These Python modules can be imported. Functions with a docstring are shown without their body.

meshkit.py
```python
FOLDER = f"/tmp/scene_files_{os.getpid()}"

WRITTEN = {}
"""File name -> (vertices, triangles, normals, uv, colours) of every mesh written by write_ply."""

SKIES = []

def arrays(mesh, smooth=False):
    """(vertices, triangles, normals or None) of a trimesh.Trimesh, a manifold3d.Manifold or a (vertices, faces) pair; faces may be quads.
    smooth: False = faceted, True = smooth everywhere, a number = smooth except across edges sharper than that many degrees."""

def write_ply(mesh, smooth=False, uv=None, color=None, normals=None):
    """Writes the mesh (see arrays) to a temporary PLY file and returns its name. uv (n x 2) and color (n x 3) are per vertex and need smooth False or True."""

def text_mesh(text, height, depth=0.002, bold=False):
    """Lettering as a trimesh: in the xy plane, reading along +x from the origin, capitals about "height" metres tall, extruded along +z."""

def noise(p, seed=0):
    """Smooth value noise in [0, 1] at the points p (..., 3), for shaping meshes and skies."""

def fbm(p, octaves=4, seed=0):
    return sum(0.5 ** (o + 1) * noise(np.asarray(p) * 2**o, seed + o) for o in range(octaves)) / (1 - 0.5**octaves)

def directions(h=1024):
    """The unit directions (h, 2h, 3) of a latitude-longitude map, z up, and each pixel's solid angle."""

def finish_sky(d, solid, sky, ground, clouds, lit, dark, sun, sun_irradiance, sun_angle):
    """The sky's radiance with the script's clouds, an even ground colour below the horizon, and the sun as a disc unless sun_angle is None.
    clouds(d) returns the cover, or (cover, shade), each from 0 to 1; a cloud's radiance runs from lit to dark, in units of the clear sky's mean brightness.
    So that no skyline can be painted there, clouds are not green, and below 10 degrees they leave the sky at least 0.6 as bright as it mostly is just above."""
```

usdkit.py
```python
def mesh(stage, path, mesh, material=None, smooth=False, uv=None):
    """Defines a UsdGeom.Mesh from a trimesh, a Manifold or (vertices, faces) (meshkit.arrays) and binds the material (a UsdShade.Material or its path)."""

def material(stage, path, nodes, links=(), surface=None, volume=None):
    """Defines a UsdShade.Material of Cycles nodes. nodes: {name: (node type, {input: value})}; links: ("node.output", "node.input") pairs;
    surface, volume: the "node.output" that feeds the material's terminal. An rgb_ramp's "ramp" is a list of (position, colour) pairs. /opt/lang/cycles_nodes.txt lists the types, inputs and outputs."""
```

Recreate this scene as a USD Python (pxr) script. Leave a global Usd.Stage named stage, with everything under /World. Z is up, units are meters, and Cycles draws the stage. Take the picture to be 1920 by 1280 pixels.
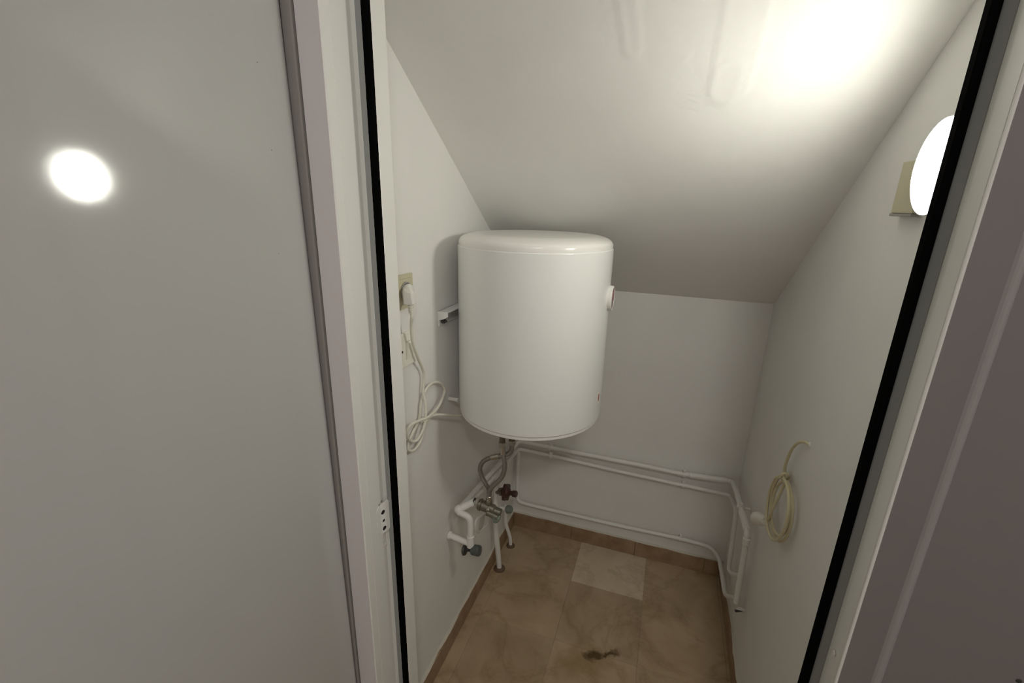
import math
import numpy as np
import trimesh
import shapely.geometry as sg
import usdkit
import meshkit
from pxr import Usd, UsdGeom, UsdLux, Gf, Sdf

stage = Usd.Stage.CreateInMemory()
UsdGeom.SetStageUpAxis(stage, UsdGeom.Tokens.z)
UsdGeom.SetStageMetersPerUnit(stage, 1.0)
UsdGeom.Xform.Define(stage, '/World')
UsdGeom.Scope.Define(stage, '/World/Looks')

# ------------------------------------------------------------------ camera, light, exposure
EXPOSURE = 0.0
LAMP = 51.0            # radiance of the round wall lamp's opal cover
HALL_FILL = 59.0             # radiance of the added, unseen fill light in the hall

cam = UsdGeom.Camera.Define(stage, '/World/camera')
cR, cU, cF = (np.array(v) for v in ([0.94496979, 0.32634991, 0.02297466], [-0.11574425, 0.26780975, 0.95649423], [-0.30599897, 0.90651733, -0.29084525]))
cP = np.array([0.61484326, -1.89850313, 1.59074948])
cam.AddTransformOp().Set(Gf.Matrix4d(*[float(v) for v in (*cR, 0, *cU, 0, *(-cF), 0, *cP, 1)]))
cam.CreateHorizontalApertureAttr(36.0)
cam.CreateVerticalApertureAttr(24.0)
cam.CreateFocalLengthAttr(856.868637 / 1920 * 36.0)
cam.CreateClippingRangeAttr(Gf.Vec2f(0.02, 50))
cam.CreateExposureAttr(EXPOSURE)

# ------------------------------------------------------------------ materials
def mat(name, nodes, links, surface='p.BSDF'):
    return usdkit.material(stage, '/World/Looks/' + name, nodes, links, surface=surface)

def plain(name, color, rough=0.5, metal=0.0, coat=0.0, spec=0.5, bump=None, var=0.0):
    nodes = {'p': ('principled_bsdf', {'base_color': color, 'roughness': rough, 'metallic': metal, 'coat_weight': coat, 'coat_roughness': 0.05, 'specular_ior_level': spec})}
    links = []
    if bump or var:
        nodes['g'] = ('geometry', {})
    if bump:
        sc, st, di = bump
        nodes['bn'] = ('noise_texture', {'scale': sc, 'detail': 3.0})
        nodes['b'] = ('bump', {'strength': st, 'distance': di})
        links += [('g.position', 'bn.vector'), ('bn.fac', 'b.height'), ('b.normal', 'p.normal')]
    if var:
        nodes['vn'] = ('noise_texture', {'scale': 5.0, 'detail': 4.0})
        nodes['vr'] = ('rgb_ramp', {'ramp': [(0.3, tuple(c * (1 - var) for c in color)), (0.7, tuple(min(1, c * (1 + var)) for c in color))]})
        links += [('g.position', 'vn.vector'), ('vn.fac', 'vr.fac'), ('vr.color', 'p.base_color')]
    return mat(name, nodes, links)

M = {}
M['wall'] = plain('wall_paint', (0.88, 0.872, 0.84), 0.55, spec=0.35, bump=(60, 0.12, 0.004), var=0.02)
M['slope'] = plain('slope_paint', (0.88, 0.875, 0.845), 0.5, spec=0.35, bump=(45, 0.15, 0.004), var=0.02)
M['hall_wall'] = plain('hall_paint', (0.82, 0.8, 0.79), 0.7)
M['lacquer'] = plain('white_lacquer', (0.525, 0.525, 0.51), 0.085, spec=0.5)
M['frame'] = plain('frame_white', (0.85, 0.85, 0.81), 0.35)
M['frame_hall_tint'] = plain('hall_tinted_white', (0.8, 0.75, 0.755), 0.4)  # left front band: mauve tint of the hall light painted into the white
M['panel_hall_shade'] = plain('hall_shaded_lilac', (0.232, 0.21, 0.207), 0.4)  # same finish as the left band, darkened to paint in the weaker light
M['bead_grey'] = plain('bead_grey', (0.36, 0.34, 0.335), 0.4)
M['rubber'] = plain('black_rubber', (0.003, 0.003, 0.003), 0.9, spec=0.02)
M['dark_seal'] = plain('grey_seal', (0.34, 0.32, 0.3), 0.7)
M['grey_profile'] = plain('grey_profile', (0.34, 0.35, 0.34), 0.5)
M['enamel'] = plain('white_enamel', (0.88, 0.885, 0.86), 0.3, coat=0.35)
M['cap'] = plain('white_plastic_cap', (0.88, 0.87, 0.83), 0.22)
M['beige'] = plain('beige_plastic', (0.6, 0.56, 0.39), 0.4)
M['white_plastic'] = plain('white_plastic', (0.82, 0.81, 0.76), 0.35)
M['cream_plastic'] = plain('cream_plastic', (0.88, 0.86, 0.77), 0.35)
M['cord'] = plain('cord_white', (0.78, 0.76, 0.66), 0.45)
M['cord_yellow'] = plain('cord_yellowed', (0.74, 0.66, 0.44), 0.45)
M['pipe'] = plain('painted_pipe', (0.86, 0.85, 0.81), 0.4, bump=(90, 0.2, 0.002))
M['chrome'] = plain('chrome', (0.62, 0.6, 0.55), 0.22, metal=1.0)
M['brass'] = plain('dull_brass', (0.24, 0.23, 0.185), 0.35, metal=0.9, var=0.3)
M['dark_metal'] = plain('dark_metal', (0.07, 0.07, 0.065), 0.45, metal=0.4)
M['tap_grey'] = plain('tap_grey', (0.09, 0.1, 0.095), 0.4)
M['green_grey'] = plain('green_grey', (0.2, 0.24, 0.2), 0.45, var=0.2)
M['red_brown'] = plain('red_brown_wheel', (0.075, 0.03, 0.022), 0.4, var=0.3)
M['rosette'] = plain('brown_rosette', (0.16, 0.1, 0.06), 0.6)
M['red'] = plain('red_print', (0.5, 0.12, 0.13), 0.5)
M['dial_dark'] = plain('dial_face', (0.25, 0.16, 0.18), 0.3)
M['hole'] = plain('hole_dark', (0.015, 0.014, 0.012), 0.8)
M['putty'] = plain('plaster_putty', (0.6, 0.58, 0.53), 0.8, bump=(120, 0.5, 0.004))
M['paint_edge'] = plain('paint_edge', (0.66, 0.62, 0.53), 0.5)
M['skirting'] = mat('brown_skirting', {
    'g': ('geometry', {}), 'o': ('object_info', {}),
    'n': ('noise_texture', {'scale': 14.0, 'detail': 5.0, 'roughness': 0.6}),
    'r': ('rgb_ramp', {'ramp': [(0.3, (0.25, 0.155, 0.085)), (0.5, (0.34, 0.225, 0.135)), (0.72, (0.41, 0.29, 0.18))]}),
    'h': ('hsv', {'saturation': 1.0, 'value': 1.0}),
    'mr': ('map_range', {'from_min': 0.0, 'from_max': 1.0, 'to_min': 0.9, 'to_max': 1.1}),
    'p': ('principled_bsdf', {'roughness': 0.35})},
    [('g.position', 'n.vector'), ('n.fac', 'r.fac'), ('r.color', 'h.color'), ('o.random', 'mr.value'), ('mr.result', 'h.value'), ('h.color', 'p.base_color')])

def marble(name, base, light, dark, stain=False):
    nodes = {
        'g': ('geometry', {}), 'o': ('object_info', {}),
        'n': ('noise_texture', {'scale': 4.5, 'detail': 6.0, 'roughness': 0.6, 'distortion': 0.6}),
        'r': ('rgb_ramp', {'ramp': [(0.3, dark), (0.5, base), (0.7, light)]}),
        # veins: thin dark lines where a second noise crosses its middle value
        'wn': ('noise_texture', {'scale': 3.0, 'detail': 8.0, 'roughness': 0.62, 'distortion': 0.5}),
        's1': ('math', {'math_type': 'subtract', 'value2': 0.5}), 'ab': ('math', {'math_type': 'absolute'}),
        'vr': ('rgb_ramp', {'ramp': [(0.0, (0.74, 0.71, 0.64)), (0.006, (0.87, 0.85, 0.8)), (0.05, (1, 1, 1))]}),
        'm': ('mix_color', {'blend_type': 'multiply', 'fac': 0.85}),
        'mr': ('map_range', {'from_min': 0.0, 'from_max': 1.0, 'to_min': 0.94, 'to_max': 1.06}),
        'h': ('hsv', {'saturation': 1.0}),
        'p': ('principled_bsdf', {'roughness': 0.3, 'specular_ior_level': 0.35})}
    links = [('g.position', 'n.vector'), ('g.position', 'wn.vector'), ('n.fac', 'r.fac'), ('wn.fac', 's1.value1'), ('s1.value', 'ab.value1'), ('ab.value', 'vr.fac'),
             ('r.color', 'm.a'), ('vr.color', 'm.b'), ('m.result', 'h.color'), ('o.random', 'mr.value'), ('mr.result', 'h.value')]
    last = 'h.color'
    if stain:
        # a spilled brown stain: ragged blot with two arms, plus a yellowish bleed next to it
        nodes |= {
            'dn': ('noise_texture', {'scale': 22.0, 'detail': 4.0, 'roughness': 0.6}),
            'dm': ('mix_vector', {'fac': 0.08}),
            'b1': ('mapping', {'mapping_type': 'texture', 'location': (0.514, -0.495, 0.0), 'rotation': (0, 0, 0.1), 'scale': (0.045, 0.024, 1.0)}),
            'l1': ('gradient_texture', {'gradient_type': 'spherical'}),
            'b2': ('mapping', {'mapping_type': 'texture', 'location': (0.564, -0.477, 0.0), 'rotation': (0, 0, 0.65), 'scale': (0.048, 0.013, 1.0)}),
            'l2': ('gradient_texture', {'gradient_type': 'spherical'}),
            'b3': ('mapping', {'mapping_type': 'texture', 'location': (0.486, -0.530, 0.0), 'rotation': (0, 0, 0.4), 'scale': (0.11, 0.07, 1.0)}),
            'l3': ('gradient_texture', {'gradient_type': 'spherical'}),
            'mx': ('math', {'math_type': 'maximum'}),
            'sr': ('rgb_ramp', {'ramp': [(0.0, (0, 0, 0)), (0.18, (0.35, 0.35, 0.35)), (0.6, (1, 1, 1))]}),
            'yr': ('rgb_ramp', {'ramp': [(0.0, (0, 0, 0)), (0.5, (0.5, 0.5, 0.5)), (1.0, (0.7, 0.7, 0.7))]}),
            'ym': ('mix_color', {'blend_type': 'mix', 'b': (0.30, 0.19, 0.07)}),
            'sm': ('mix_color', {'blend_type': 'mix', 'b': (0.11, 0.065, 0.022)})}
        links += [('g.position', 'dn.vector'), ('g.position', 'dm.a'), ('dn.color', 'dm.b'),
                  ('dm.result', 'b1.vector'), ('dm.result', 'b2.vector'), ('dm.result', 'b3.vector'),
                  ('b1.vector', 'l1.vector'), ('b2.vector', 'l2.vector'), ('b3.vector', 'l3.vector'),
                  ('l1.fac', 'mx.value1'), ('l2.fac', 'mx.value2'), ('mx.value', 'sr.fac'), ('l3.fac', 'yr.fac'),
                  ('h.color', 'ym.a'), ('yr.color', 'ym.fac'), ('ym.result', 'sm.a'), ('sr.color', 'sm.fac')]
        last = 'sm.result'
    links.append((last, 'p.base_color'))
    return mat(name, nodes, links)

M['marble'] = marble('beige_marble', (0.47, 0.35, 0.222), (0.535, 0.41, 0.27), (0.385, 0.275, 0.165))
M['marble_light'] = marble('light_marble', (0.68, 0.555, 0.40), (0.74, 0.62, 0.47), (0.60, 0.475, 0.325))
M['marble_stained'] = marble('stained_marble', (0.47, 0.35, 0.222), (0.535, 0.41, 0.27), (0.385, 0.275, 0.165), stain=True)
M['marble_dark'] = marble('dark_marble', (0.3, 0.22, 0.14), (0.36, 0.27, 0.17), (0.24, 0.17, 0.1))
M['grout'] = plain('grout', (0.33, 0.25, 0.16), 0.9)
# braided steel hose: fine diagonal relief
M['braid'] = mat('braided_steel', {
    't': ('texture_coordinate', {}), 'w1': ('wave_texture', {'wave_type': 'bands', 'bands_direction': 'z', 'scale': 160.0, 'distortion': 1.0}),
    'r': ('rgb_ramp', {'ramp': [(0.0, (0.2, 0.185, 0.165)), (1.0, (0.46, 0.44, 0.4))]}),
    'b': ('bump', {'strength': 0.4, 'distance': 0.001}),
    'p': ('principled_bsdf', {'metallic': 0.75, 'roughness': 0.42})},
    [('t.object', 'w1.vector'), ('w1.fac', 'r.fac'), ('r.color', 'p.base_color'), ('w1.fac', 'b.height'), ('b.normal', 'p.normal')])
M['lamp'] = mat('lit_opal_cover', {'e': ('emission', {'color': (1.0, 0.985, 0.885), 'strength': LAMP})}, [], 'e.emission')
M['hall_fill'] = mat('hall_fill_glow', {'e': ('emission', {'color': (1.0, 0.97, 0.925), 'strength': HALL_FILL})}, [], 'e.emission')

# ------------------------------------------------------------------ scene helpers
used = {}
def numbered(path):
    n = used.get(path, 0)
    used[path] = n + 1
    return path if n == 0 else f'{path}_{n:03d}'

def tag(prim, label=None, cat=None, group=None, kind=None):
    for k, v in (('label', label), ('category', cat), ('group', group), ('kind', kind)):
        if v:
            prim.SetCustomDataByKey(k, v)
    return prim

def thing(name, label=None, cat=None, loc=(0, 0, 0), group=None, kind=None):
    x = UsdGeom.Xform.Define(stage, numbered('/World/' + name))
    x.AddTranslateOp().Set(Gf.Vec3d(*loc))
    return tag(x.GetPrim(), label, cat, group, kind)

def world_loc(p):
    t = UsdGeom.XformCache().GetLocalToWorldTransform(p).ExtractTranslation()
    return np.array([t[0], t[1], t[2]])

def part(name, mesh, m, parent=None, smooth=35, label=None, kind=None, cat=None):
    """mesh is given in world coordinates and stored relative to its parent"""
    base = '/World' if parent is None else str(parent.GetPath())
    if not isinstance(mesh, trimesh.Trimesh):
        mesh = trimesh.util.concatenate(mesh)
    mesh = mesh.copy()
    if parent is not None:
        mesh.apply_translation(-world_loc(parent))
    pr = usdkit.mesh(stage, numbered(base + '/' + name), mesh, M[m], smooth=smooth).GetPrim()
    return tag(pr, label, cat, None, kind)

# ------------------------------------------------------------------ shape helpers
def box(x0, x1, y0, y1, z0, z1):
    m = trimesh.creation.box([x1 - x0, y1 - y0, z1 - z0])
    m.apply_translation([(x0 + x1) / 2, (y0 + y1) / 2, (z0 + z1) / 2])
    return m

def prism(pts, z0, z1):
    m = trimesh.creation.extrude_polygon(sg.Polygon(pts), z1 - z0, engine='earcut')
    m.apply_translation([0, 0, z0])
    return m

def prism_x(pts, y0, y1):
    """(x, z) outline extruded along y"""
    m = trimesh.creation.extrude_polygon(sg.Polygon(pts), y1 - y0, engine='earcut')
    v = m.vertices.copy()
    m.vertices = np.stack([v[:, 0], y0 + v[:, 2], v[:, 1]], 1)
    m.fix_normals()
    return m

def rbox(x0, x1, y0, y1, z0, z1, r=0.002):
    """box with bevelled edges"""
    r = min(r, 0.45 * min(x1 - x0, y1 - y0, z1 - z0))
    pts = []
    for sx in (0, 1):
        for sy in (0, 1):
            for sz in (0, 1):
                c = np.array([(x0, x1)[sx], (y0, y1)[sy], (z0, z1)[sz]])
                d = np.array([1 - 2 * sx, 1 - 2 * sy, 1 - 2 * sz]) * r
                for k in range(3):
                    q = c.copy() + d
                    q[k] = c[k]
                    pts.append(q)
                pts.append(c + d * 0.293)
    return trimesh.convex.convex_hull(np.array(pts))

def align(m, axis):
    axis = np.asarray(axis, float)
    m.apply_transform(trimesh.geometry.align_vectors([0, 0, 1], axis / np.linalg.norm(axis)))
    return m

def lathe(profile, at=(0, 0, 0), axis=(0, 0, 1), n=48):
    """revolve (radius, height) points about an axis that starts at 'at'"""
    m = trimesh.creation.revolve(np.array(profile, float), sections=n)
    m.fix_normals()
    align(m, axis)
    m.apply_translation(at)
    return m

def rod(a, b, r, r2=None, n=20, c=0.15):
    a, b = np.asarray(a, float), np.asarray(b, float)
    L = np.linalg.norm(b - a)
    r2 = r if r2 is None else r2
    e = min(c * r, 0.2 * L)
    return lathe([(0, 0), (r - e, 0), (r, e), (r2, L - e), (r2 - e, L), (0, L)], a, b - a, n)

def hexrod(a, b, r):
    return rod(a, b, r, n=6, c=0.1)

def sweep(points, r, n=12, closed=False):
    p = np.asarray(points, float)
    rr = np.broadcast_to(r, (len(p),))
    t = np.gradient(p, axis=0)
    t /= np.linalg.norm(t, axis=1, keepdims=True) + 1e-12
    a = np.cross(t[0], [0, 0, 1.0] if abs(t[0][2]) < 0.9 else [1.0, 0, 0])
    a /= np.linalg.norm(a)
    A = [a]
    for k in range(1, len(p)):
        a = A[-1] - (A[-1] @ t[k]) * t[k]
        A.append(a / np.linalg.norm(a))
    A = np.array(A)
    B = np.cross(t, A)
    ang = np.arange(n) * 2 * np.pi / n
    v = (p[:, None] + rr[:, None, None] * (np.cos(ang)[None, :, None] * A[:, None] + np.sin(ang)[None, :, None] * B[:, None])).reshape(-1, 3)
    f = []
    for i in range(len(p) - 1):
        for j in range(n):
            j2 = (j + 1) % n
            f += [[i * n + j, i * n + j2, (i + 1) * n + j2], [i * n + j, (i + 1) * n + j2, (i + 1) * n + j]]
    k = len(v)
    v = np.vstack([v, p[0], p[-1]])
    for j in range(n):
        j2 = (j + 1) % n
        f += [[k, j2, j], [k + 1, (len(p) - 1) * n + j, (len(p) - 1) * n + j2]]
    m = trimesh.Trimesh(v, np.array(f), process=False)
    m.fix_normals()
    return m

def fillet(points, r, n=7):
    """polyline with rounded corners"""
    p = [np.asarray(q, float) for q in points]
    out = [p[0]]
    for i in range(1, len(p) - 1):
        u, w = p[i - 1] - p[i], p[i + 1] - p[i]
        lu, lw = np.linalg.norm(u), np.linalg.norm(w)
        d = min(r, 0.45 * lu, 0.45 * lw)
        A, B = p[i] + u / lu * d, p[i] + w / lw * d
        for s in np.linspace(0, 1, n):
            out.append((1 - s) ** 2 * A + 2 * s * (1 - s) * p[i] + s * s * B)
    out.append(p[-1])
    # subdivide long legs lightly
    return np.array(out)

def spline(points, n=10):
    p = np.asarray(points, float)
    q = np.vstack([2 * p[0] - p[1], p, 2 * p[-1] - p[-2]])
    out = []
    for i in range(1, len(q) - 2):
        for s in np.linspace(0, 1, n, endpoint=False):
            a, b, c, d = q[i - 1], q[i], q[i + 1], q[i + 2]
            out.append(0.5 * (2 * b + (c - a) * s + (2 * a - 5 * b + 4 * c - d) * s * s + (3 * b - a - 3 * c + d) * s ** 3))
    out.append(p[-1])
    return np.array(out)

# ------------------------------------------------------------------ room dimensions
W = 1.0                      # closet width, x from 0 to 1, back wall at y = 0, camera at negative y
HB, K = 1.2531, 0.69704      # slope: height at the back wall, rise per metre towards the door
YB, YG, YF = -1.09, -1.12, -1.2   # door frame: back, stop face, front face
SK = 0.012                   # skirting thickness

# ------------------------------------------------------------------ structure: closet walls and slope
def slope_z(y):
    return HB - K * y

prof = [(0.14, 0.0), (YB, 0.0), (YB, slope_z(YB) + 0.02), (0.0, HB + 0.02), (0.14, HB + 0.02)]
def side_wall(x0, x1):
    m = trimesh.creation.extrude_polygon(sg.Polygon(prof), x1 - x0, engine='earcut')   # (y, z) outline along x
    v = m.vertices.copy()
    m.vertices = np.stack([x0 + v[:, 2], v[:, 0], v[:, 1]], 1)
    m.fix_normals()
    return m
wall_left = thing('wall_left', kind='structure')
part('plaster', side_wall(-0.12, 0.0), 'wall', wall_left)
wall_right = thing('wall_right', kind='structure')
part('plaster', side_wall(W, W + 0.12), 'wall', wall_right)
part('wall_back', box(-0.12, W + 0.12, 0, 0.14, 0, HB + 0.02), 'wall', kind='structure')

# sloping ceiling (underside of the stairs): fine grid with trowel marks of two old filler patches
def slope_mesh():
    nx, ny = 170, 230
    xs = np.linspace(0, W, nx)
    ys = np.linspace(0, YB, ny)
    X, Y = np.meshgrid(xs, ys, indexing='ij')
    def patch(x0, x1, y0, y1, r, hgt, rim, wob):
        wx = wob * (meshkit.noise(np.stack([X * 9, Y * 9, 0 * X + wob * 50], -1), 3) - 0.5)
        cx, cy, hx, hy = (x0 + x1) / 2, (y0 + y1) / 2, (x1 - x0) / 2 - r, (y1 - y0) / 2 - r
        d = np.hypot(np.maximum(abs(X + wx - cx) - hx, 0), np.maximum(abs(Y + wx - cy) - hy, 0)) - r
        t = np.clip(0.5 - d / 0.012, 0, 1)
        return hgt * t * t * (3 - 2 * t) + rim * np.exp(-(d / 0.006) ** 2)
    H = patch(0.648, 0.718, -1.3, -0.785, 0.03, 0.0008, 0.0007, 0.03)
    H += patch(0.655, 0.70, -0.86, -0.775, 0.022, 0.0, 0.0006, 0.02)
    H += patch(0.482, 0.512, -1.3, -0.885, 0.012, 0.0006, 0.0008, 0.02)
    H += 0.004 * (meshkit.fbm(np.stack([X * 3, Y * 3, 0 * X], -1), 3, 7) - 0.5)
    for px, py in ((0.79, -0.78), (0.84, -0.62), (0.6, -0.87)):
        H += 0.0018 * np.exp(-((X - px) ** 2 + (Y - py) ** 2) / 0.004 ** 2)
    nrm = np.array([0, -K, -1]) / math.hypot(1, K)
    P = np.stack([X, Y, slope_z(Y)], -1) + H[..., None] * nrm
    v = P.reshape(-1, 3)
    idx = np.arange(nx * ny).reshape(nx, ny)
    a, b, c, d = idx[:-1, :-1].ravel(), idx[1:, :-1].ravel(), idx[1:, 1:].ravel(), idx[:-1, 1:].ravel()
    f = np.vstack([np.stack([a, b, c], 1), np.stack([a, c, d], 1)])
    top = trimesh.Trimesh(v, f, process=False)
    if top.face_normals[0][2] > 0:
        top.invert()
    back = box(-0.12, W + 0.12, 0, 0.1, 0, 1)   # slab behind the plaster skin
    s = [(0.14, HB - K * 0.14 + 0.012), (YB, slope_z(YB) + 0.012), (YB, slope_z(YB) + 0.14), (0.14, HB - K * 0.14 + 0.14)]
    m = trimesh.creation.extrude_polygon(sg.Polygon(s), W + 0.24, engine='earcut')
    w = m.vertices.copy()
    m.vertices = np.stack([-0.12 + w[:, 2], w[:, 0], w[:, 1]], 1)
    m.fix_normals()
    return top, m
skin, slab = slope_mesh()
ceiling = thing('ceiling', kind='structure')
part('plaster_skin', skin, 'slope', ceiling, smooth=True)
part('stair_slab', slab, 'slope', ceiling)

# ------------------------------------------------------------------ floor: bedding and marble tiles, butt-jointed
floor = thing('floor', kind='structure')
part('bedding', box(-1.5, 2.4, -3.6, 0.1, -0.05, -0.0035), 'grout', floor)
gap = 0.00025
xs_ = [-0.24 + 0.305 * k for k in range(0, 6)]
xs_ = [0.06 - 0.305, 0.06, 0.365, 0.672, 0.977, 1.28]
ys_ = [0.035, -0.266, -0.57, -0.874, -1.178, -1.482, -1.786, -2.09, -2.394]
rng = np.random.default_rng(4)
for j in range(len(ys_) - 1):
    for i in range(len(xs_) - 1):
        x0, x1, y0, y1 = xs_[i] + gap, xs_[i + 1] - gap, ys_[j + 1] + gap, ys_[j] - gap
        if j < 4:
            x0, x1 = max(x0, 0.001), min(x1, W - 0.001)
        y1 = min(y1, -0.001)
        if x1 - x0 < 0.02:
            continue
        m_ = 'marble'
        lab = None
        if (i, j) == (2, 0):
            m_, lab = 'marble_light', 'paler beige marble tile against the back skirting'
        elif j in (1, 2) and i in (1, 2):
            m_ = 'marble_stained'
            lab = 'beige marble tile marked by a dark brown stain' if (i, j) == (2, 2) else None
        elif (i, j) == (3, 2):
            m_ = 'marble'
        h = -0.0002 * rng.random()
        part('tile', rbox(x0, x1, y0, y1, -0.0035, h, 0.00035), m_, floor, smooth=False, label=lab)

# ------------------------------------------------------------------ skirting: brown tile pieces with a ragged lip of wall paint along the top
def skirting(name, pieces, lip_pts, lip_n, bh):
    s = thing(name, kind='structure')
    for b in pieces:
        part('skirting_tile', rbox(*b, 0.0012), 'skirting', s, smooth=False)
    a, b = np.array(lip_pts[0], float), np.array(lip_pts[1], float)
    n = 90
    t = np.linspace(0, 1, n)[:, None]
    c = a + (b - a) * t
    nrm = np.array(lip_n, float)
    wid = (SK * (0.42 + 0.75 * meshkit.fbm(np.stack([t[:, 0] * 16, t[:, 0] * 0 + len(name), 0 * t[:, 0]], -1), 4, 11) ** 1.3))[:, None]
    up = np.array([0, 0, 1.0])
    rows = [c + up * 0.004, c + nrm * wid * 0.5 + up * 0.0028, c + nrm * wid * 0.9 + up * 0.0012, c + nrm * wid - up * 0.0005]
    v = np.concatenate(rows)
    f = []
    for k in range(3):
        for i in range(n - 1):
            p, q = k * n + i, (k + 1) * n + i
            f += [[p, p + 1, q + 1], [p, q + 1, q]]
    m = trimesh.Trimesh(v, np.array(f), process=False)
    mid = len(f) // 2
    if m.face_normals[mid] @ (nrm + up * 0.2) < 0:
        m.invert()
    part('paint_lip', m, 'paint_edge', s, smooth=50)
SH = 0.076
cut = [0.0, 0.31, 0.615, 0.92, 1.0]
skirting('baseboard_back', [(cut[k] + 0.0005 + (SK if k == 0 else 0), cut[k + 1] - 0.0005 - (SK if k == 3 else 0), -SK, -0.0002, 0.0003, SH) for k in range(4)], [(0, 0, SH), (1, 0, SH)], (0, -1, 0), SH)
cuty = [-0.0005, -0.2, -0.505, -0.81, YB]
skirting('baseboard_left', [(0.0002, SK, cuty[k + 1] + 0.0005, cuty[k] - 0.0005, 0.0003, SH) for k in range(4)], [(0, -SK, SH), (0, YB, SH)], (1, 0, 0), SH)
cuty = [-0.0005, -0.26, -0.565, -0.87, YB]
skirting('baseboard_right', [(W - SK, W - 0.0002, cuty[k + 1] + 0.0005, cuty[k] - 0.0005, 0.0003, SH) for k in range(4)], [(1, -SK, SH), (1, YB, SH)], (-1, 0, 0), SH)

# ------------------------------------------------------------------ front partition and the hall the camera stands in
def partition():
    parts = [box(-1.5, -0.03, YF + 0.005, YB, 0, 2.6), box(1.06, 2.4, YF + 0.005, YB, 0, 2.6), box(-0.03, 1.06, YF + 0.005, YB, 2.07, 2.6)]
    return trimesh.util.concatenate(parts)
part('wall_front', partition(), 'hall_wall', kind='structure')
part('wall_rear', box(-1.5, 2.4, -3.7, -3.6, 0, 2.6), 'hall_wall', kind='structure')
part('wall_hall_left', box(-1.6, -1.5, -3.7, YB, 0, 2.6), 'hall_wall', kind='structure')
part('wall_hall_right', box(2.4, 2.5, -3.7, YB, 0, 2.6), 'hall_wall', kind='structure')
part('ceiling_hall', box(-1.6, 2.5, -3.7, YB, 2.6, 2.7), 'hall_wall', kind='structure')
hl = thing('hall_ceiling_lamp', 'added round fill light under the hall ceiling behind the viewer, outside the picture', 'lamp', (1.0, -2.7, 2.6))  # no lamp known here; added to fill the closet and front faces
part('base', lathe([(0, 0), (0.15, 0), (0.15, 0.02), (0, 0.02)], (1.0, -2.7, 2.58)), 'white_plastic', hl)
part('diffuser', lathe([(0.14, 0.0), (0.135, -0.03), (0.1, -0.055), (0.05, -0.065), (0, -0.068)], (1.0, -2.7, 2.58)), 'hall_fill', hl)

# ------------------------------------------------------------------ door frame (trim_1 left jamb, trim_2 right jamb, trim_3 head)
ZT = 2.02
t1 = thing('trim_1', kind='structure')
XJ = 0.044
part('jamb', prism([(-0.005, YF), (XJ - 0.002, YF), (XJ, YF + 0.002), (XJ, -1.1795), (XJ - 0.0005, -1.179), (XJ - 0.0005, -1.177), (XJ, -1.1765),
                    (XJ, -1.141), (XJ - 0.002, -1.1395), (XJ - 0.002, YG), (XJ, YG), (XJ, YB), (0.0, YB), (-0.03, YB), (-0.03, YF + 0.012), (-0.005, YF + 0.012)], 0, ZT + 0.03), 'frame', t1, smooth=False)
part('front_band', box(-0.005, XJ - 0.002, YF - 0.0012, YF + 0.0005, 0, ZT + 0.03), 'frame_hall_tint', t1, smooth=False)
part('stop', prism([(XJ, YG), (0.0542, YG), (0.0545, YG - 0.0008), (0.082, YG), (0.083, YG + 0.002), (0.083, YB + 0.014), (0.081, YB + 0.012), (0.081, YB), (XJ, YB)], 0, ZT), 'frame', t1, smooth=False)
part('stop_lip', prism([(0.0542, YG - 0.0035), (0.0685, YG - 0.0045), (0.0685, YG + 0.001), (0.0542, YG + 0.001)], 0, ZT), 'grey_profile', t1, smooth=False)
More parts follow.
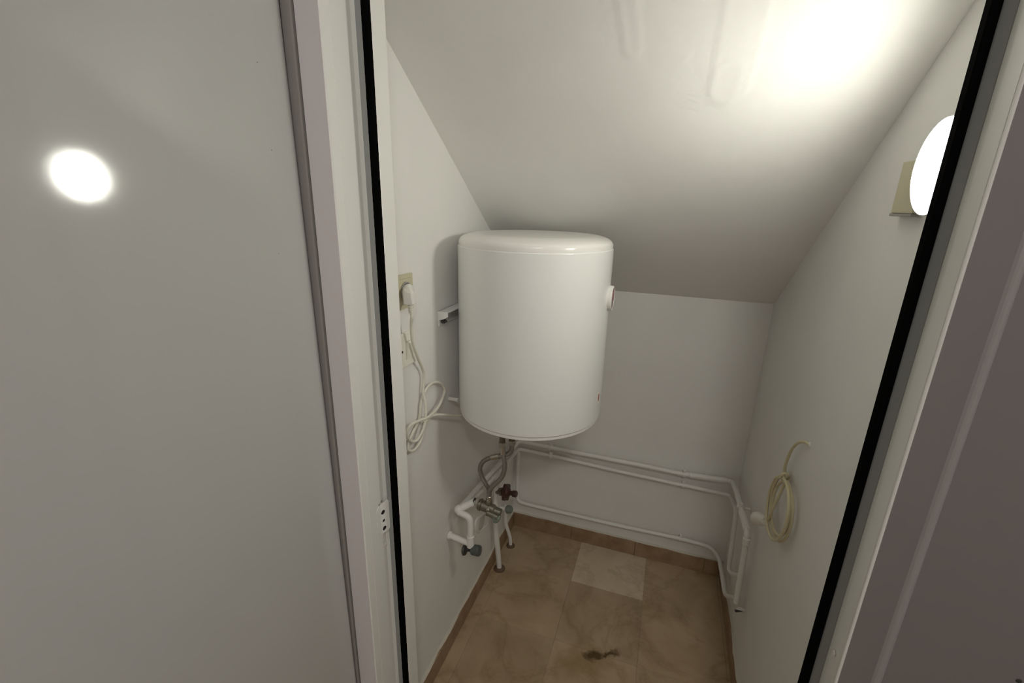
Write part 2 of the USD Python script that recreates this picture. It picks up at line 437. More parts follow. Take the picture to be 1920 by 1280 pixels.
part('gasket', prism([(0.0685, YG - 0.0065), (0.080, YG - 0.0065), (0.0825, YG - 0.003), (0.0825, YG + 0.001), (0.0685, YG + 0.001)], 0, ZT), 'rubber', t1, smooth=False)
part('hinge_seal', prism([(-0.03, YF - 0.004), (-0.0125, YF - 0.004), (-0.0095, YF - 0.0025), (-0.0088, YF + 0.001), (-0.0088, YF + 0.012), (-0.03, YF + 0.012)], 0, ZT + 0.03), 'dark_seal', t1, smooth=False)

# strike plate screwed to the left jamb: clipped corners, two slots and a screw hole, lip over the stop
def strike():
    o = sg.Polygon([(-1.151, 0.842), (-1.151, 0.905), (-1.143, 0.912), (-1.1215, 0.914), (-1.1215, 0.838), (-1.131, 0.832), (-1.146, 0.833)])
    m = trimesh.creation.extrude_polygon(o, 0.0016, engine='earcut')
    v = m.vertices.copy()
    m.vertices = np.stack([XJ + v[:, 2] - 0.0002, v[:, 0], v[:, 1]], 1)
    m.fix_normals()
    return m
sp = part('strike_plate', strike(), 'frame', t1, smooth=False, label='white painted strike plate, its lip pierced by three dark holes')
LIP_HOLES = ((0.0058, 0.891, 0.0042, 0.0062), (0.0062, 0.868, 0.0027, 0.0042), (0.0066, 0.8465, 0.0042, 0.0062))
def lip():
    o = sg.Polygon([(0, 0.832), (0.0, 0.912), (0.0165, 0.922), (0.0205, 0.918), (0.0205, 0.846), (0.0165, 0.838)])
    for cu, cz, a, b in LIP_HOLES:
        th = np.linspace(0, 2 * np.pi, 20, endpoint=False)
        o = o.difference(sg.Polygon(np.stack([cu + a * np.cos(th) + 0.25 * b * np.sin(th), cz + b * np.sin(th)], 1)))
    m = trimesh.creation.extrude_polygon(o, 0.0016, engine='earcut')
    v = m.vertices.copy()
    u = np.array([0.62, 0.785, 0]); w = np.array([0.785, -0.62, 0])
    m.vertices = np.array([XJ + 0.0004, -1.1385, 0]) + v[:, :1] * u + (v[:, 2:3]) * w + v[:, 1:2] * np.array([0, 0, 1.0])
    m.fix_normals()
    return m
part('lip', lip(), 'frame', sp, smooth=False)
for cu, cz, a, b in LIP_HOLES:
    c = np.array([XJ + 0.0006, -1.1385, cz]) + cu * np.array([0.62, 0.785, 0])
    part('hole', lathe([(0, 0), (1.25 * b, 0), (1.25 * b, 0.0003), (0, 0.0003)], c, (0.785, -0.62, 0), 18), 'hole', sp)
for (dy, dz, L) in ((-1.147, 0.905, 0.004), (-1.141, 0.914, 0.005), (-1.131, 0.9165, 0.005)):
    part('chipped_paint', rbox(XJ - 0.0005, XJ + 0.0006, dy - L / 2, dy + L / 2, dz - 0.002, dz + 0.002, 0.0004), 'dark_seal', t1)
part('filler_blob', lathe([(0.0055, 0), (0.0045, 0.0012), (0.002, 0.002), (0, 0.0021)], (XJ - 0.0022, -1.124, 0.79), (1, 0, 0), 16), 'frame', t1)

t2 = thing('trim_2', kind='structure')
part('jamb', prism([(0.9587, YG), (0.9587, YG + 0.018), (0.999, YB - 0.004), (0.999, YB), (1.06, YB), (1.06, YF + 0.006), (1.0, YF), (0.951, YF), (0.948, YF + 0.003), (0.9515, -1.161), (0.9545, -1.159), (0.9545, -1.152), (0.957, -1.149), (0.9587, -1.13)], 0, ZT + 0.03), 'frame', t2, smooth=False)
part('front_band', box(0.951, 0.995, YF - 0.0012, YF + 0.001, 0, ZT + 0.03), 'panel_hall_shade', t2, smooth=False)
part('corner_bead', rod((0.9495, YF - 0.0005, 0), (0.9495, YF - 0.0005, ZT), 0.0022, n=10), 'frame', t2)
part('stop', prism([(0.9376, YG), (0.9587, YG), (0.9587, YG + 0.013), (0.9376, YG + 0.011)], 0, ZT), 'frame', t2, smooth=False)
part('stop_lip', prism([(0.947, YG - 0.0015), (0.9576, -1.132), (0.9589, -1.132), (0.9589, YG + 0.001), (0.947, YG + 0.001)], 0, ZT), 'grey_profile', t2, smooth=False)
part('gasket', prism([(0.9372, YG - 0.002), (0.939, YG - 0.004), (0.947, YG - 0.004), (0.947, YG + 0.001), (0.9372, YG + 0.001)], 0, ZT), 'rubber', t2, smooth=False)
part('gasket_side', box(0.9364, 0.9378, YG - 0.002, YG + 0.0115, 0, ZT), 'rubber', t2, smooth=False)
part('screw_cap', lathe([(0.005, 0), (0.0045, 0.0014), (0.002, 0.0022), (0, 0.0023)], (0.9495, -1.172, 0.885), (-1, 0, 0), 18), 'white_plastic', t2, label='small white screw cap low on the right jamb')
t3 = thing('trim_3', kind='structure')
part('head', box(-0.03, 1.06, YF - 0.0008, YB - 0.001, ZT + 0.028, ZT + 0.07), 'frame', t3, smooth=False)
part('stop', box(XJ, 0.957, YG, YG + 0.013, ZT, ZT + 0.028), 'frame', t3, smooth=False)

# right-hand front: panel with a raised bead, the hall's dim light painted into its colour
d2 = thing('door_2', kind='structure')
part('panel', rbox(0.9955, 1.72, YF - 0.0012, YF + 0.004, 0.004, ZT + 0.03, 0.002), 'panel_hall_shade', d2, smooth=False)
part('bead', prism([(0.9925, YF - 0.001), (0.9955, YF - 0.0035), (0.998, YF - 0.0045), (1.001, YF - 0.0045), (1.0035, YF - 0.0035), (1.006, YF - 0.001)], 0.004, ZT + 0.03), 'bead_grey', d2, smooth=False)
part('screw', lathe([(0.004, 0), (0.003, 0.0015), (0, 0.002)], (1.1545, YF - 0.0008, 0.955), (0, -1, 0), 14), 'dark_metal', d2)

# left door leaf, standing open at a right angle: its smooth face mirrors the round lamp
LEAN = math.radians(-0.6)
d1 = thing('door_1', kind='structure')
def leaf(m):
    T = trimesh.transformations.rotation_matrix(-0.015, [0, 0, 1], [-0.0196, -1.208, 0])
    m.apply_transform(T)
    m.apply_transform(trimesh.transformations.rotation_matrix(LEAN, [0, 1, 0], [-0.0196, -1.208, 1.2]))
    return m
lf = []
yl0, yl1 = -1.95, -1.2065
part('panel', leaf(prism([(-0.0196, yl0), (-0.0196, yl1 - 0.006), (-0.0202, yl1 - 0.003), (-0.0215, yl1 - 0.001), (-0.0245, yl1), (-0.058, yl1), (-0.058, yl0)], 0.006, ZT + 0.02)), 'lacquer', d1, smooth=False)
for dy, dz in ((-1.262, 1.664), (-1.275, 1.497), (-1.268, 1.79)):
    part('speck', leaf(lathe([(0.0009, 0), (0.0006, 0.0003), (0, 0.0004)], (-0.0197, dy, dz), (1, 0, 0), 8)), 'dark_metal', d1)

# ------------------------------------------------------------------ the water heater
hx, hy, R, Z0, Z1 = 0.2420, -0.6046, 0.2229, 0.9724, 1.4743
wh = thing('water_heater', 'white enamelled electric water heater hung on the left wall', 'water heater', (hx, hy, Z0))
part('casing', lathe([(R - 0.006, Z0 - Z0), (R, 0.004), (R, Z1 - Z0 - 0.003), (R - 0.002, Z1 - Z0), (R - 0.006, Z1 - Z0)], (hx, hy, Z0), n=160), 'enamel', wh, smooth=40)
capp = [(R - 0.006, 0.0), (R - 0.0028, 0.0), (R - 0.0024, 0.010), (R - 0.005, 0.0145)]
for a in np.linspace(0.08, 1, 14):
    th = a * np.pi / 2
    capp.append((R - 0.005 - 0.062 * (1 - math.cos(th)) ** 0.9, 0.0145 + 0.019 * math.sin(th)))
capp += [(0.13, 0.0342), (0.11, 0.0346), (0, 0.035)]
part('top_cap', lathe(capp, (hx, hy, Z1), n=160), 'cap', wh, smooth=50)
bot = [(R - 0.007, 0.001), (R - 0.0035, 0.0), (R - 0.003, -0.007)]
for a in np.linspace(0.1, 1, 8):
    th = a * np.pi / 2
    bot.append((R - 0.003 - 0.03 * (1 - math.cos(th)), -0.007 - 0.009 * math.sin(th)))
bot += [(0.12, -0.017), (0, -0.017)]
part('bottom_cap', lathe(bot, (hx, hy, Z0), n=160), 'cap', wh, smooth=50)
# dial thermometer on the front (facing +x)
dz_ = 1.3385
dxs = hx + R
th_ = part('thermometer', lathe([(0, -0.01), (0.0345, -0.01), (0.0355, 0.006), (0.034, 0.0105), (0.0325, 0.011), (0.031, 0.0095), (0, 0.0095)], (dxs, hy, dz_), (1, 0, 0), 56), 'white_plastic', wh, label='round white dial thermometer with a dark face')
part('dial_face', lathe([(0, 0), (0.0305, 0), (0.0305, 0.0006), (0, 0.0006)], (dxs + 0.0095, hy, dz_), (1, 0, 0), 40), 'dial_dark', th_)
part('needle', box(dxs + 0.0101, dxs + 0.0108, hy - 0.0015, hy + 0.0015, dz_ - 0.004, dz_ + 0.022), 'red', th_)
def sticker(a0, a1, z0, z1, off):
    n = 10
    a = np.linspace(a0, a1, n)
    v, f = [], []
    for rr in (R + off - 0.0006, R + off):
        for z in (z0, z1):
            v += [[hx + rr * math.cos(t), hy + rr * math.sin(t), z] for t in a]
    v = np.array(v)
    return trimesh.convex.convex_hull(v)
part('warning_label', sticker(-0.20, -0.09, 1.025, 1.071, 0.0004), 'white_plastic', wh, label='small label with a red mark low on the right side')
part('label_mark', sticker(-0.17, -0.13, 1.037, 1.058, 0.0008), 'red', wh)
# wall bracket behind the tank with its bolts, lower spacer
def bracket():
    zt = 1.286
    p = []
    p.append(rbox(0.0002, 0.0042, hy - 0.148, hy + 0.148, zt - 0.045, zt, 0.0015))
    p.append(rbox(0.0002, 0.032, hy - 0.146, hy + 0.146, zt - 0.004, zt, 0.0015))
    for sy in (-1, 1):
        y = hy + sy * 0.146
        tri = trimesh.creation.extrude_polygon(sg.Polygon([(0.0002, 0), (0.032, 0), (0.032, -0.014), (0.02, -0.021), (0.0002, -0.027)]), 0.0035, engine='earcut')
        v = tri.vertices.copy()
        tri.vertices = np.stack([v[:, 0], y + v[:, 2] - 0.00175, zt + v[:, 1]], 1)
        tri.fix_normals()
        p.append(tri)
    return p
bk = part('wall_bracket', bracket(), 'enamel', wh, smooth=False)
for sy in (-1, 1):
    part('bolt', [hexrod((0.004, hy + sy * 0.132, 1.255), (0.014, hy + sy * 0.132, 1.255), 0.008), rod((0.004, hy + sy * 0.132, 1.255), (0.02, hy + sy * 0.132, 1.255), 0.004)], 'dark_metal', bk)
for sy in (-1, 1):
    part('wall_spacer', rod((0.0005, hy + sy * 0.09, 0.99), (0.034, hy + sy * 0.09, 0.99), 0.006), 'white_plastic', wh)
# connections under the tank
n1 = np.array([0.172, -0.66])
n2 = np.array([0.200, -0.645])
for (nx, ny), zb in ((n1, 0.850), (n2, 0.853)):
    part('nipple', [rod((nx, ny, zb), (nx, ny, Z0 - 0.012), 0.0095), hexrod((nx, ny, 0.90), (nx, ny, 0.93), 0.0145), rod((nx, ny, 0.955), (nx, ny, Z0 - 0.012), 0.014)], 'brass', wh)

# ------------------------------------------------------------------ flexible hoses
def hose(label, pts, ferrules, nuts):
    h = thing('flexible_hose', label, 'hose', pts[-1], group=None)
    c = spline(pts, 14)
    part('hose', sweep(c, 0.0078, 14), 'braid', h, smooth=60)
    for a, b in ferrules:
        part('ferrule', rod(a, b, 0.0092), 'chrome', h)
    for a, b in nuts:
        part('nut', hexrod(a, b, 0.0125), 'chrome', h)
    return h
e1, e2 = (0.128, -0.662, 0.622), (0.126, -0.656, 0.632)
hose('braided steel hose hanging straight from the tank, bending to the safety valve', [(0.172, -0.66, 0.838), (0.1745, -0.66, 0.815), (0.180, -0.66, 0.785), (0.182, -0.66, 0.76), (0.174, -0.662, 0.725), (0.155, -0.665, 0.698), (0.139, -0.667, 0.676), (0.1305, -0.665, 0.65), (0.129, -0.664, 0.615)],
     [((0.1725, -0.66, 0.838), (0.1745, -0.66, 0.808)), ((0.1305, -0.6645, 0.643), (0.129, -0.664, 0.620))], [((0.172, -0.66, 0.852), (0.172, -0.66, 0.836))])
hose('braided steel hose looping out to the left below the tank', [(0.200, -0.645, 0.842), (0.199, -0.645, 0.822), (0.189, -0.647, 0.806), (0.165, -0.652, 0.796), (0.134, -0.656, 0.785), (0.106, -0.656, 0.765), (0.0925, -0.655, 0.735), (0.097, -0.652, 0.704), (0.111, -0.650, 0.676), (0.121, -0.645, 0.65), (0.1235, -0.643, 0.612)],
     [((0.160, -0.6525, 0.7945), (0.132, -0.656, 0.7842)), ((0.122, -0.6445, 0.642), (0.1235, -0.643, 0.618))], [((0.200, -0.645, 0.856), (0.200, -0.645, 0.840))])

# ------------------------------------------------------------------ safety valve under the hoses
VX = -0.660
sv = thing('safety_valve', 'tarnished brass safety valve joined to the two steel hoses', 'valve', (0.13, VX, 0.575))
part('body', [rod((0.088, VX, 0.597), (0.15, VX, 0.587), 0.0185, 0.0175), rod((0.125, VX - 0.012, 0.582), (0.168, VX - 0.014, 0.572), 0.0115), lathe([(0, -0.002), (0.021, 0), (0.021, 0.007), (0.018, 0.009), (0, 0.009)], (0.094, VX, 0.596), (1, 0, -0.16))], 'brass', sv)
part('inlet_nut', [hexrod((0.0765, VX, 0.5985), (0.09, VX, 0.5965), 0.0165)], 'chrome', sv)
part('outlet', [rod((0.1265, VX, 0.59), (0.128, VX, 0.625), 0.0115), rod((0.147, VX, 0.587), (0.172, VX, 0.582), 0.0135)], 'brass', sv)
part('clamp_screw', lathe([(0, 0), (0.006, 0), (0.0055, 0.003), (0.002, 0.0045), (0, 0.0046)], (0.132, VX - 0.018, 0.598), (0.1, -1, 0.2), 16), 'chrome', sv)
part('drain_spout', [rod((0.158, VX - 0.013, 0.574), (0.158, VX - 0.014, 0.552), 0.0085), hexrod((0.150, VX - 0.014, 0.573), (0.173, VX - 0.014, 0.568), 0.0125)], 'green_grey', sv)
part('collar', lathe([(0, 0), (0.0155, 0), (0.0155, 0.005), (0, 0.005)], (0.0705, VX, 0.5995), (1, 0, -0.16), 24), 'dark_metal', sv)

# ------------------------------------------------------------------ painted pipes
def pipe(label, pts, r, rf=0.02, sleeves=(), extra=()):
    p = thing('water_pipe', label, 'pipe', pts[0])
    part('pipe_run', sweep(fillet(pts, rf, 8), r, 14), 'pipe', p, smooth=60)
    for a, b, rr in sleeves:
        part('sleeve', rod(a, b, rr), 'pipe', p)
    return p

# upper pipe: left wall -> back wall -> right wall, then down
pA = [(0.035, -0.70, 0.590), (0.034, -0.488, 0.560), (0.034, -0.309, 0.536), (0.033, -0.035, 0.501), (0.20, -0.034, 0.498), (0.55, -0.034, 0.497), (0.78, -0.034, 0.4935), (0.966, -0.034, 0.505),
      (0.965, -0.162, 0.533), (0.965, -0.265, 0.540), (0.965, -0.427, 0.556), (0.966, -0.432, 0.50), (0.968, -0.455, 0.285)]
p1 = pipe('upper white painted pipe running round all three walls', pA, 0.0095, 0.024,
     [((0.80, -0.034, 0.4945), (0.948, -0.034, 0.5035), 0.012), ((0.965, -0.30, 0.5435), (0.965, -0.412, 0.5545), 0.0122), ((0.966, -0.4305, 0.535), (0.966, -0.433, 0.51), 0.0122)])
# lower pipe beside it, ending in an elbow on the right wall
pB = [(0.036, -0.635, 0.556), (0.034, -0.452, 0.522), (0.033, -0.034, 0.458), (0.19, -0.033, 0.4555), (0.55, -0.033, 0.443), (0.78, -0.033, 0.4395), (0.968, -0.033, 0.437),
      (0.972, -0.165, 0.462), (0.972, -0.188, 0.43), (0.972, -0.241, 0.236), (0.973, -0.30, 0.270), (0.973, -0.415, 0.365)]
p2 = pipe('second white painted pipe running just under the upper one', pB, 0.0082, 0.02)
# low pipe above the back skirting
pC = [(0.031, -0.032, 0.445), (0.031, -0.032, 0.16), (0.17, -0.03, 0.156), (0.58, -0.03, 0.159), (0.80, -0.03, 0.166), (0.93, -0.03, 0.160), (0.968, -0.05, 0.128), (0.970, -0.178, 0.136), (0.970, -0.268, 0.141), (0.970, -0.330, 0.190), (0.969, -0.452, 0.300)]
p3 = pipe('low white painted pipe just above the back skirting', pC, 0.0085, 0.035)

# drains into the floor with brown rosettes
dr = pipe('thick white drain pipe dropping to the floor on the left', [(0.045, -0.312, 0.0), (0.036, -0.316, 0.12), (0.028, -0.32, 0.21), (0.025, -0.322, 0.37), (0.030, -0.318, 0.50)], 0.0115, 0.05)
part('rosette', lathe([(0.0118, 0.0), (0.026, 0.0), (0.025, 0.004), (0.0165, 0.009), (0.0118, 0.010)], (0.045, -0.312, 0.0003), n=32), 'rosette', dr)
dr2 = pipe('short bent white drain pipe in the back left corner', [(0.045, -0.158, 0.0), (0.043, -0.16, 0.045), (0.034, -0.162, 0.08), (0.020, -0.165, 0.125), (0.018, -0.166, 0.225)], 0.0085, 0.03)
part('rosette', lathe([(0.0088, 0.0), (0.021, 0.0), (0.02, 0.0035), (0.0125, 0.008), (0.0088, 0.009)], (0.045, -0.158, 0.0003), n=32), 'rosette', dr2)

# stub from the wall with a swan bend, feeding the valve and the little drain tap
sb = thing('pipe_branch', 'white painted pipe branch bending down beside the safety valve', 'pipe', (0.0, -0.70, 0.59))
part('elbow', [sweep(fillet([(0.035, -0.708, 0.592), (0.05, -0.69, 0.597), (0.0715, VX, 0.5995)], 0.02, 8), 0.0135, 16), trimesh.creation.icosphere(3, 0.016).apply_translation((0.037, -0.706, 0.592))], 'pipe', sb, smooth=60)
part('bend', sweep(fillet([(0.040, -0.716, 0.590), (0.082, -0.716, 0.582), (0.084, -0.716, 0.545), (0.084, -0.716, 0.478)], 0.026, 10), 0.0105, 16), 'pipe', sb, smooth=60)
part('coupling', [rod((0.084, -0.716, 0.508), (0.084, -0.716, 0.462), 0.0128), rod((0.084, -0.716, 0.474), (0.0005, -0.716, 0.487), 0.0105), rod((0.012, -0.716, 0.4855), (0.0005, -0.716, 0.487), 0.0145)], 'pipe', sb)
tp = thing('drain_tap', 'small dark grey drain tap under the white bend, left wall', 'tap', (0.08, -0.716, 0.445))
part('body', [rod((0.084, -0.716, 0.470), (0.082, -0.716, 0.447), 0.008), rod((0.062, -0.716, 0.446), (0.095, -0.716, 0.453), 0.0075)], 'dark_metal', tp)
part('disc', lathe([(0, -0.003), (0.016, -0.003), (0.019, 0), (0.017, 0.006), (0.008, 0.010), (0, 0.010)], (0.060, -0.716, 0.442), (1, 0, 0.12), 28), 'dark_metal', tp)
part('handle', lathe([(0, 0), (0.0135, 0.0), (0.0175, 0.004), (0.0185, 0.026), (0.017, 0.031), (0.009, 0.033), (0, 0.033)], (0.088, -0.716, 0.452), (1, -0.05, 0.14), 24), 'tap_grey', tp)

# stop valve with its red-brown wheel, on the drain pipe
st = thing('stop_valve', 'stop valve with a dark red-brown hand wheel near the corner', 'valve', (0.06, -0.32, 0.41))
part('body', [rod((0.026, -0.32, 0.41), (0.066, -0.32, 0.414), 0.013), hexrod((0.045, -0.32, 0.411), (0.056, -0.32, 0.413), 0.019)], 'brass', st)
def wheel():
    n = 96
    th = np.linspace(0, 2 * np.pi, n, endpoint=False)
    rr = 0.0345 + 0.003 * np.cos(6 * th)
    m = trimesh.creation.extrude_polygon(sg.Polygon(np.stack([rr * np.cos(th), rr * np.sin(th)], 1)), 0.012, engine='earcut')
    m.apply_translation([0, 0, -0.006])
    align(m, (1, -0.1, 0.12))
    m.apply_translation((0.072, -0.32, 0.415))
    return m
part('hand_wheel', [wheel(), lathe([(0, 0), (0.024, 0), (0.017, 0.009), (0.011, 0.012), (0, 0.012)], (0.078, -0.321, 0.416), (1, -0.1, 0.12), 28)], 'red_brown', st, smooth=40)
part('spindle', [rod((0.086, -0.322, 0.417), (0.108, -0.324, 0.4195), 0.0095), lathe([(0, 0), (0.0135, 0), (0.014, 0.013), (0.012, 0.017), (0, 0.017)], (0.104, -0.324, 0.419), (1, -0.1, 0.12), 24)], 'red_brown', st)
gt = thing('angle_tap', 'little grey-green tap low in the back left corner', 'tap', (0.02, -0.2, 0.23))
part('body', [rod((0.0005, -0.19, 0.225), (0.036, -0.196, 0.232), 0.0095), rod((0.018, -0.168, 0.222), (0.02, -0.193, 0.228), 0.0085)], 'pipe', gt)
part('knob', lathe([(0, 0), (0.015, 0.0), (0.0185, 0.004), (0.018, 0.02), (0.014, 0.026), (0, 0.027)], (0.034, -0.196, 0.232), (1, -0.15, 0.35), 28), 'green_grey', gt)

# oval hollow of old plaster on the left wall behind the valve
def ring(cy, cz, a, b, w, n=48):
    th = np.linspace(0, 2 * np.pi, n, endpoint=False)
    v, f = [], []
    for k in range(n):
        c = np.array([0.0, cy + a * math.copysign(abs(math.cos(th[k])) ** 0.7, math.cos(th[k])), cz + b * math.copysign(abs(math.sin(th[k])) ** 0.7, math.sin(th[k])) + 0.72 * (cy + 0.417 - 0) * 0 - 0.55 * (a * math.cos(th[k]))])
        v.append(c)
    v = np.array(v)
    return sweep(np.vstack([v, v[:2]]), w, 8)
part('plaster_rim', ring(-0.417, 0.314, 0.066, 0.036, 0.0055), 'pipe', wall_left, smooth=60)
part('plaster_patch', lathe([(0, 0.0002), (0.034, 0.0002), (0.030, 0.002), (0, 0.0025)], (0.0, -0.417, 0.314), (1, 0, 0), 28), 'putty', wall_left)

# pipe clips
def clip(label, pts_r, wall_dir, base):
    """pts_r: [(centre, pipe radius)], wall_dir: unit vector from wall to the pipe; base: distance of the pipe axis from the wall"""
    wd = np.array(wall_dir, float)
    c0 = np.array(pts_r[0][0], float)
    t = thing('pipe_clip', label, 'clip', tuple(c0 - wd * base))
    along = np.array([1.0, 0, 0]) if abs(wd[1]) > 0.5 else np.array([0, 1.0, 0.12])
    along /= np.linalg.norm(along)
    for c, r in pts_r:
        c = np.array(c, float)
        e = c + np.array([0, 0, 1]) * (r + 0.004)
        part('strap', [lathe([(r - 0.001, -0.006), (r + 0.0032, -0.006), (r + 0.0032, 0.006), (r - 0.001, 0.006)], c, along, 24), rod(c - wd * base, c - wd * (r - 0.001), 0.0045, n=12)], 'pipe', t)
        part('lug', rbox(e[0] - 0.005, e[0] + 0.005, e[1] - 0.006, e[1] + 0.006, e[2] - 0.003, e[2] + 0.007, 0.0015), 'pipe', t)
        part('screw', rod(e - wd * 0.001 + (0, 0, 0.002), e + wd * 0.009 + (0, 0, 0.002), 0.0022, n=10), 'pipe', t)
    return t
clip('white double pipe clip on the back wall just right of the corner', [((0.188, -0.034, 0.498), 0.0095), ((0.190, -0.033, 0.4555), 0.0082)], (0, -1, 0), 0.033)
clip('white double pipe clip on the back wall near the right end', [((0.779, -0.034, 0.4935), 0.0095), ((0.782, -0.033, 0.4395), 0.0082)], (0, -1, 0), 0.033)
clip('small white clip on the low pipe above the back skirting', [((0.804, -0.03, 0.166), 0.0085)], (0, -1, 0), 0.029)
clip('white pipe clip with a projecting screw on the right wall', [((0.965, -0.268, 0.540), 0.0105)], (-1, 0, 0), 0.034)
ec = thing('pipe_clip', 'white end clip with a dark screw at the foot of the right wall pipes', 'clip', (1.0, -0.478, 0.325))
part('stud', rod((0.972, -0.452, 0.262), (0.9995, -0.452, 0.262), 0.0055), 'pipe', ec)
part('screw', rod((0.972, -0.447, 0.243), (0.9995, -0.452, 0.262), 0.0042, n=12), 'dark_metal', ec)

# ------------------------------------------------------------------ left wall: beige socket, switch plate, power cord
so = thing('wall_socket', 'square beige plastic wall socket with a white plug in it', 'socket', (0.0, -0.937, 1.376))
part('plate', rbox(0.0003, 0.009, -0.9795, -0.8945, 1.332, 1.4175, 0.003), 'beige', so)
part('insert', rbox(0.007, 0.0125, -0.969, -0.906, 1.3435, 1.408, 0.002), 'beige', so)
part('well', lathe([(0.022, 0), (0.0235, 0.002), (0.0235, 0.0035), (0.0205, 0.0035), (0.0200, 0.001), (0, 0.001)], (0.0118, -0.9365, 1.377), (1, 0, 0), 40), 'dark_seal', so)
sw = thing('switch_plate', 'white rectangular switch plate with an off-centre rocker below the socket', 'switch', (0.0, -0.937, 1.227))
part('back_box', rbox(0.0002, 0.003, -0.974, -0.8995, 1.1855, 1.268, 0.001), 'dark_seal', sw, smooth=False)  # dark inset that paints the contact shadow round the cover plate
part('plate', rbox(0.0016, 0.009, -0.9775, -0.896, 1.1815, 1.272, 0.003), 'cream_plastic', sw, smooth=False)
part('rocker_well', rbox(0.008, 0.0092, -0.9425, -0.9155, 1.2015, 1.2485, 0.0004), 'dark_seal', sw, smooth=False)
part('rocker', prism_x([(0.007, 1.2025), (0.011, 1.2025), (0.0165, 1.2435), (0.014, 1.2475), (0.007, 1.2475)], -0.9418, -0.9162), 'cream_plastic', sw, smooth=False)
part('screw_hole', lathe([(0, 0.0), (0.0034, 0.0), (0.0034, 0.0004), (0, 0.0004)], (0.00895, -0.959, 1.226), (1, 0, 0), 16), 'hole', sw)

pc = thing('power_cord', 'white power cord of the water heater, bundled below the switch', 'cord', (0.03, -0.9365, 1.377))
cord = [(0.042, -0.962, 1.334), (0.041, -0.9605, 1.318), (0.033, -0.951, 1.297), (0.027, -0.9385, 1.25), (0.021, -0.906, 1.197), (0.013, -0.866, 1.14), (0.013, -0.872, 1.088), (0.022, -0.877, 1.049), (0.026, -0.887, 1.011), (0.024, -0.905, 0.98), (0.018, -0.929, 0.964), (0.014, -0.954, 0.979), (0.014, -0.966, 1.002), (0.018, -0.953, 1.022), (0.022, -0.911, 1.018), (0.028, -0.875, 1.013), (0.026, -0.816, 1.015), (0.018, -0.763, 1.031), (0.016, -0.753, 1.05), (0.014, -0.779, 1.078), (0.013, -0.824, 1.092), (0.011, -0.859, 1.081), (0.009, -0.879, 1.051), (0.0065, -0.888, 1.007), (0.006, -0.921, 0.985), (0.007, -0.948, 0.966), (0.010, -0.955, 0.949), (0.014, -0.932, 0.938), (0.014, -0.895, 0.949), (0.012, -0.862, 0.983), (0.018, -0.85, 0.998), (0.026, -0.823, 0.996), (0.034, -0.75, 0.963), (0.045, -0.69, 0.938), (0.075, -0.645, 0.935), (0.09, -0.638, 0.953)]
part('cable', sweep(spline(cord, 9), 0.0040, 10), 'cord', pc, smooth=60)
def plug_mesh():
    body = trimesh.convex.convex_hull(np.vstack([
        lathe([(0, 0), (0.0185, 0), (0.0185, 0.010), (0.0165, 0.014), (0, 0.014)], (0.0125, -0.9365, 1.377), (1, 0, 0), 28).vertices,
        rbox(0.026, 0.050, -0.972, -0.955, 1.352, 1.384, 0.003).vertices]))
    return body
pl = part('plug', plug_mesh(), 'white_plastic', pc, smooth=40)
gr = []
for k in range(6):
    z = 1.355 - 0.0042 * k
    gr.append(lathe([(0, 0), (0.0078 - 0.0005 * k, 0), (0.0078 - 0.0005 * k, 0.0027), (0, 0.0027)], (0.041, -0.963, z), (0.03, 0.05, -1), 20))
gr.append(rod((0.041, -0.963, 1.36), (0.042, -0.9615, 1.328), 0.005, 0.0042))
part('strain_relief', gr, 'cord', pl)
part('cable_tie', [lathe([(0.013, -0.002), (0.0145, -0.002), (0.0145, 0.002), (0.013, 0.002)], (0.0165, -0.884, 1.009), (0.1, 0.15, 0.95), 24), rod((0.026, -0.875, 1.006), (0.030, -0.862, 0.996), 0.0012, n=8)], 'cord', pc)

# ------------------------------------------------------------------ right wall: coiled cable, beige plate, round lamp
cc = thing('coiled_cable', 'yellowed cable coil with a plug hanging from the right wall', 'cable', (0.985, -0.64, 0.8))
pts = [(0.9995, -0.684, 1.026), (0.992, -0.676, 1.0275), (0.984, -0.655, 1.014), (0.982, -0.622, 0.976), (0.982, -0.600, 0.925), (0.984, -0.594, 0.895)]
rngc = np.random.default_rng(9)
cyc, czc = -0.642, 0.803
turns = 3
nn = 18 * turns
for k in range(nn + 1):
    a = math.radians(55) + 2 * np.pi * k / 18
    i = k / 18
    ry, rz = 0.090 - 0.007 * math.sin(i * 2.1), 0.090 - 0.009 * math.sin(i * 1.3 + 1)
    tilt = -0.42
    y, z = ry * math.cos(a), rz * math.sin(a)
    y += tilt * z * 0.55
    pts.append((0.987 - 0.0048 * (i % 3) - 0.004 * math.sin(a * 0.5), cyc + y + 0.004 * math.sin(3 * i), czc + z + 0.28 * 0 + 0.003 * math.cos(2 * i)))
pts += [(0.972, -0.61, 0.78), (0.974, -0.59, 0.735), (0.976, -0.57, 0.708)]
part('cable', sweep(spline(pts, 6), 0.0040, 10), 'cord_yellow', cc, smooth=60)
pa = np.array([0.0, -0.8, -0.6]) / 1.0
pa = np.array([-0.1, 0.86, -0.5])
pa /= np.linalg.norm(pa)
p0 = np.array([0.975, -0.56, 0.698])
pb = trimesh.convex.convex_hull(np.vstack([lathe([(0, 0), (0.0205, 0), (0.0205, 0.012), (0.017, 0.015), (0, 0.015)], p0 + pa * 0.062, pa, 24).vertices, lathe([(0, 0), (0.011, 0), (0, 0.001)], p0, pa, 20).vertices]))
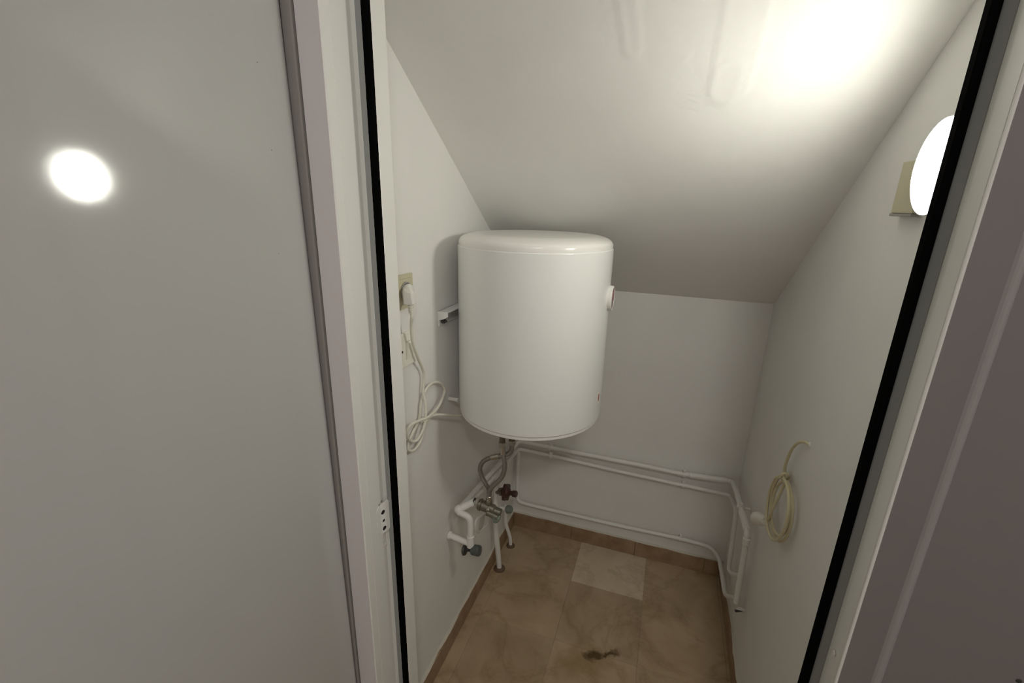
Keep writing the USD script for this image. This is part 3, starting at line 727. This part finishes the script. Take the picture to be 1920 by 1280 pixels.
cp = part('plug', pb, 'cream_plastic', cc, smooth=40, label='white round plug tucked behind the coil')
for s in (-1, 1):
    q = p0 + pa * 0.076 + np.array([s * 0.009, 0, 0])
    part('pin', rod(q, q + pa * 0.018, 0.0022, n=10), 'dark_metal', cp)
part('binding', lathe([(0.010, -0.004), (0.0125, -0.004), (0.0125, 0.004), (0.010, 0.004)], (0.980, -0.625, 0.893), (0.0, 1, 0.1), 20), 'cord_yellow', cc)
part('wall_bush', lathe([(0, 0), (0.008, 0), (0.006, 0.003), (0, 0.003)], (0.9999, -0.684, 1.026), (-1, 0, 0), 18), 'wall', cc)

bp = thing('wall_plate', 'beige square wall plate half hidden behind the round lamp', 'wall plate', (1.0, -0.885, 1.631))
part('plate', rbox(0.984, 0.9997, -0.94, -0.856, 1.588, 1.675, 0.003), 'beige', bp)
part('lower_edge', rbox(0.983, 0.9997, -0.94, -0.856, 1.583, 1.588, 0.001), 'dark_seal', bp)

LY, LZ, LR = -1.013, 1.655, 0.071
lp = thing('wall_lamp', 'round lit white lamp on the right wall', 'lamp', (1.0, LY, LZ))
part('base', lathe([(0, 0.0), (LR - 0.012, 0.0), (LR - 0.008, 0.012), (LR - 0.012, 0.016), (0, 0.016)], (0.9998, LY, LZ), (-1, 0, 0), 64), 'white_plastic', lp)
part('bezel', lathe([(LR - 0.012, 0.0155), (LR - 0.004, 0.017), (LR, 0.022), (LR, 0.028), (LR - 0.0015, 0.0305), (LR - 0.003, 0.0305), (LR - 0.003, 0.0155)], (0.9998, LY, LZ), (-1, 0, 0), 64), 'white_plastic', lp, smooth=60)
dp = [(0, 0.018), (LR - 0.0035, 0.018), (LR - 0.0035, 0.030)]
for a in np.linspace(0.1, 1, 12):
    th = a * np.pi / 2
    dp.append(((LR - 0.0035) * math.cos(th) ** 0.75 if a < 1 else 0.0, 0.030 + 0.007 * math.sin(th)))
part('diffuser', lathe(dp, (0.9998, LY, LZ), (-1, 0, 0), 64), 'lamp', lp, smooth=60, label='glowing opal cover')
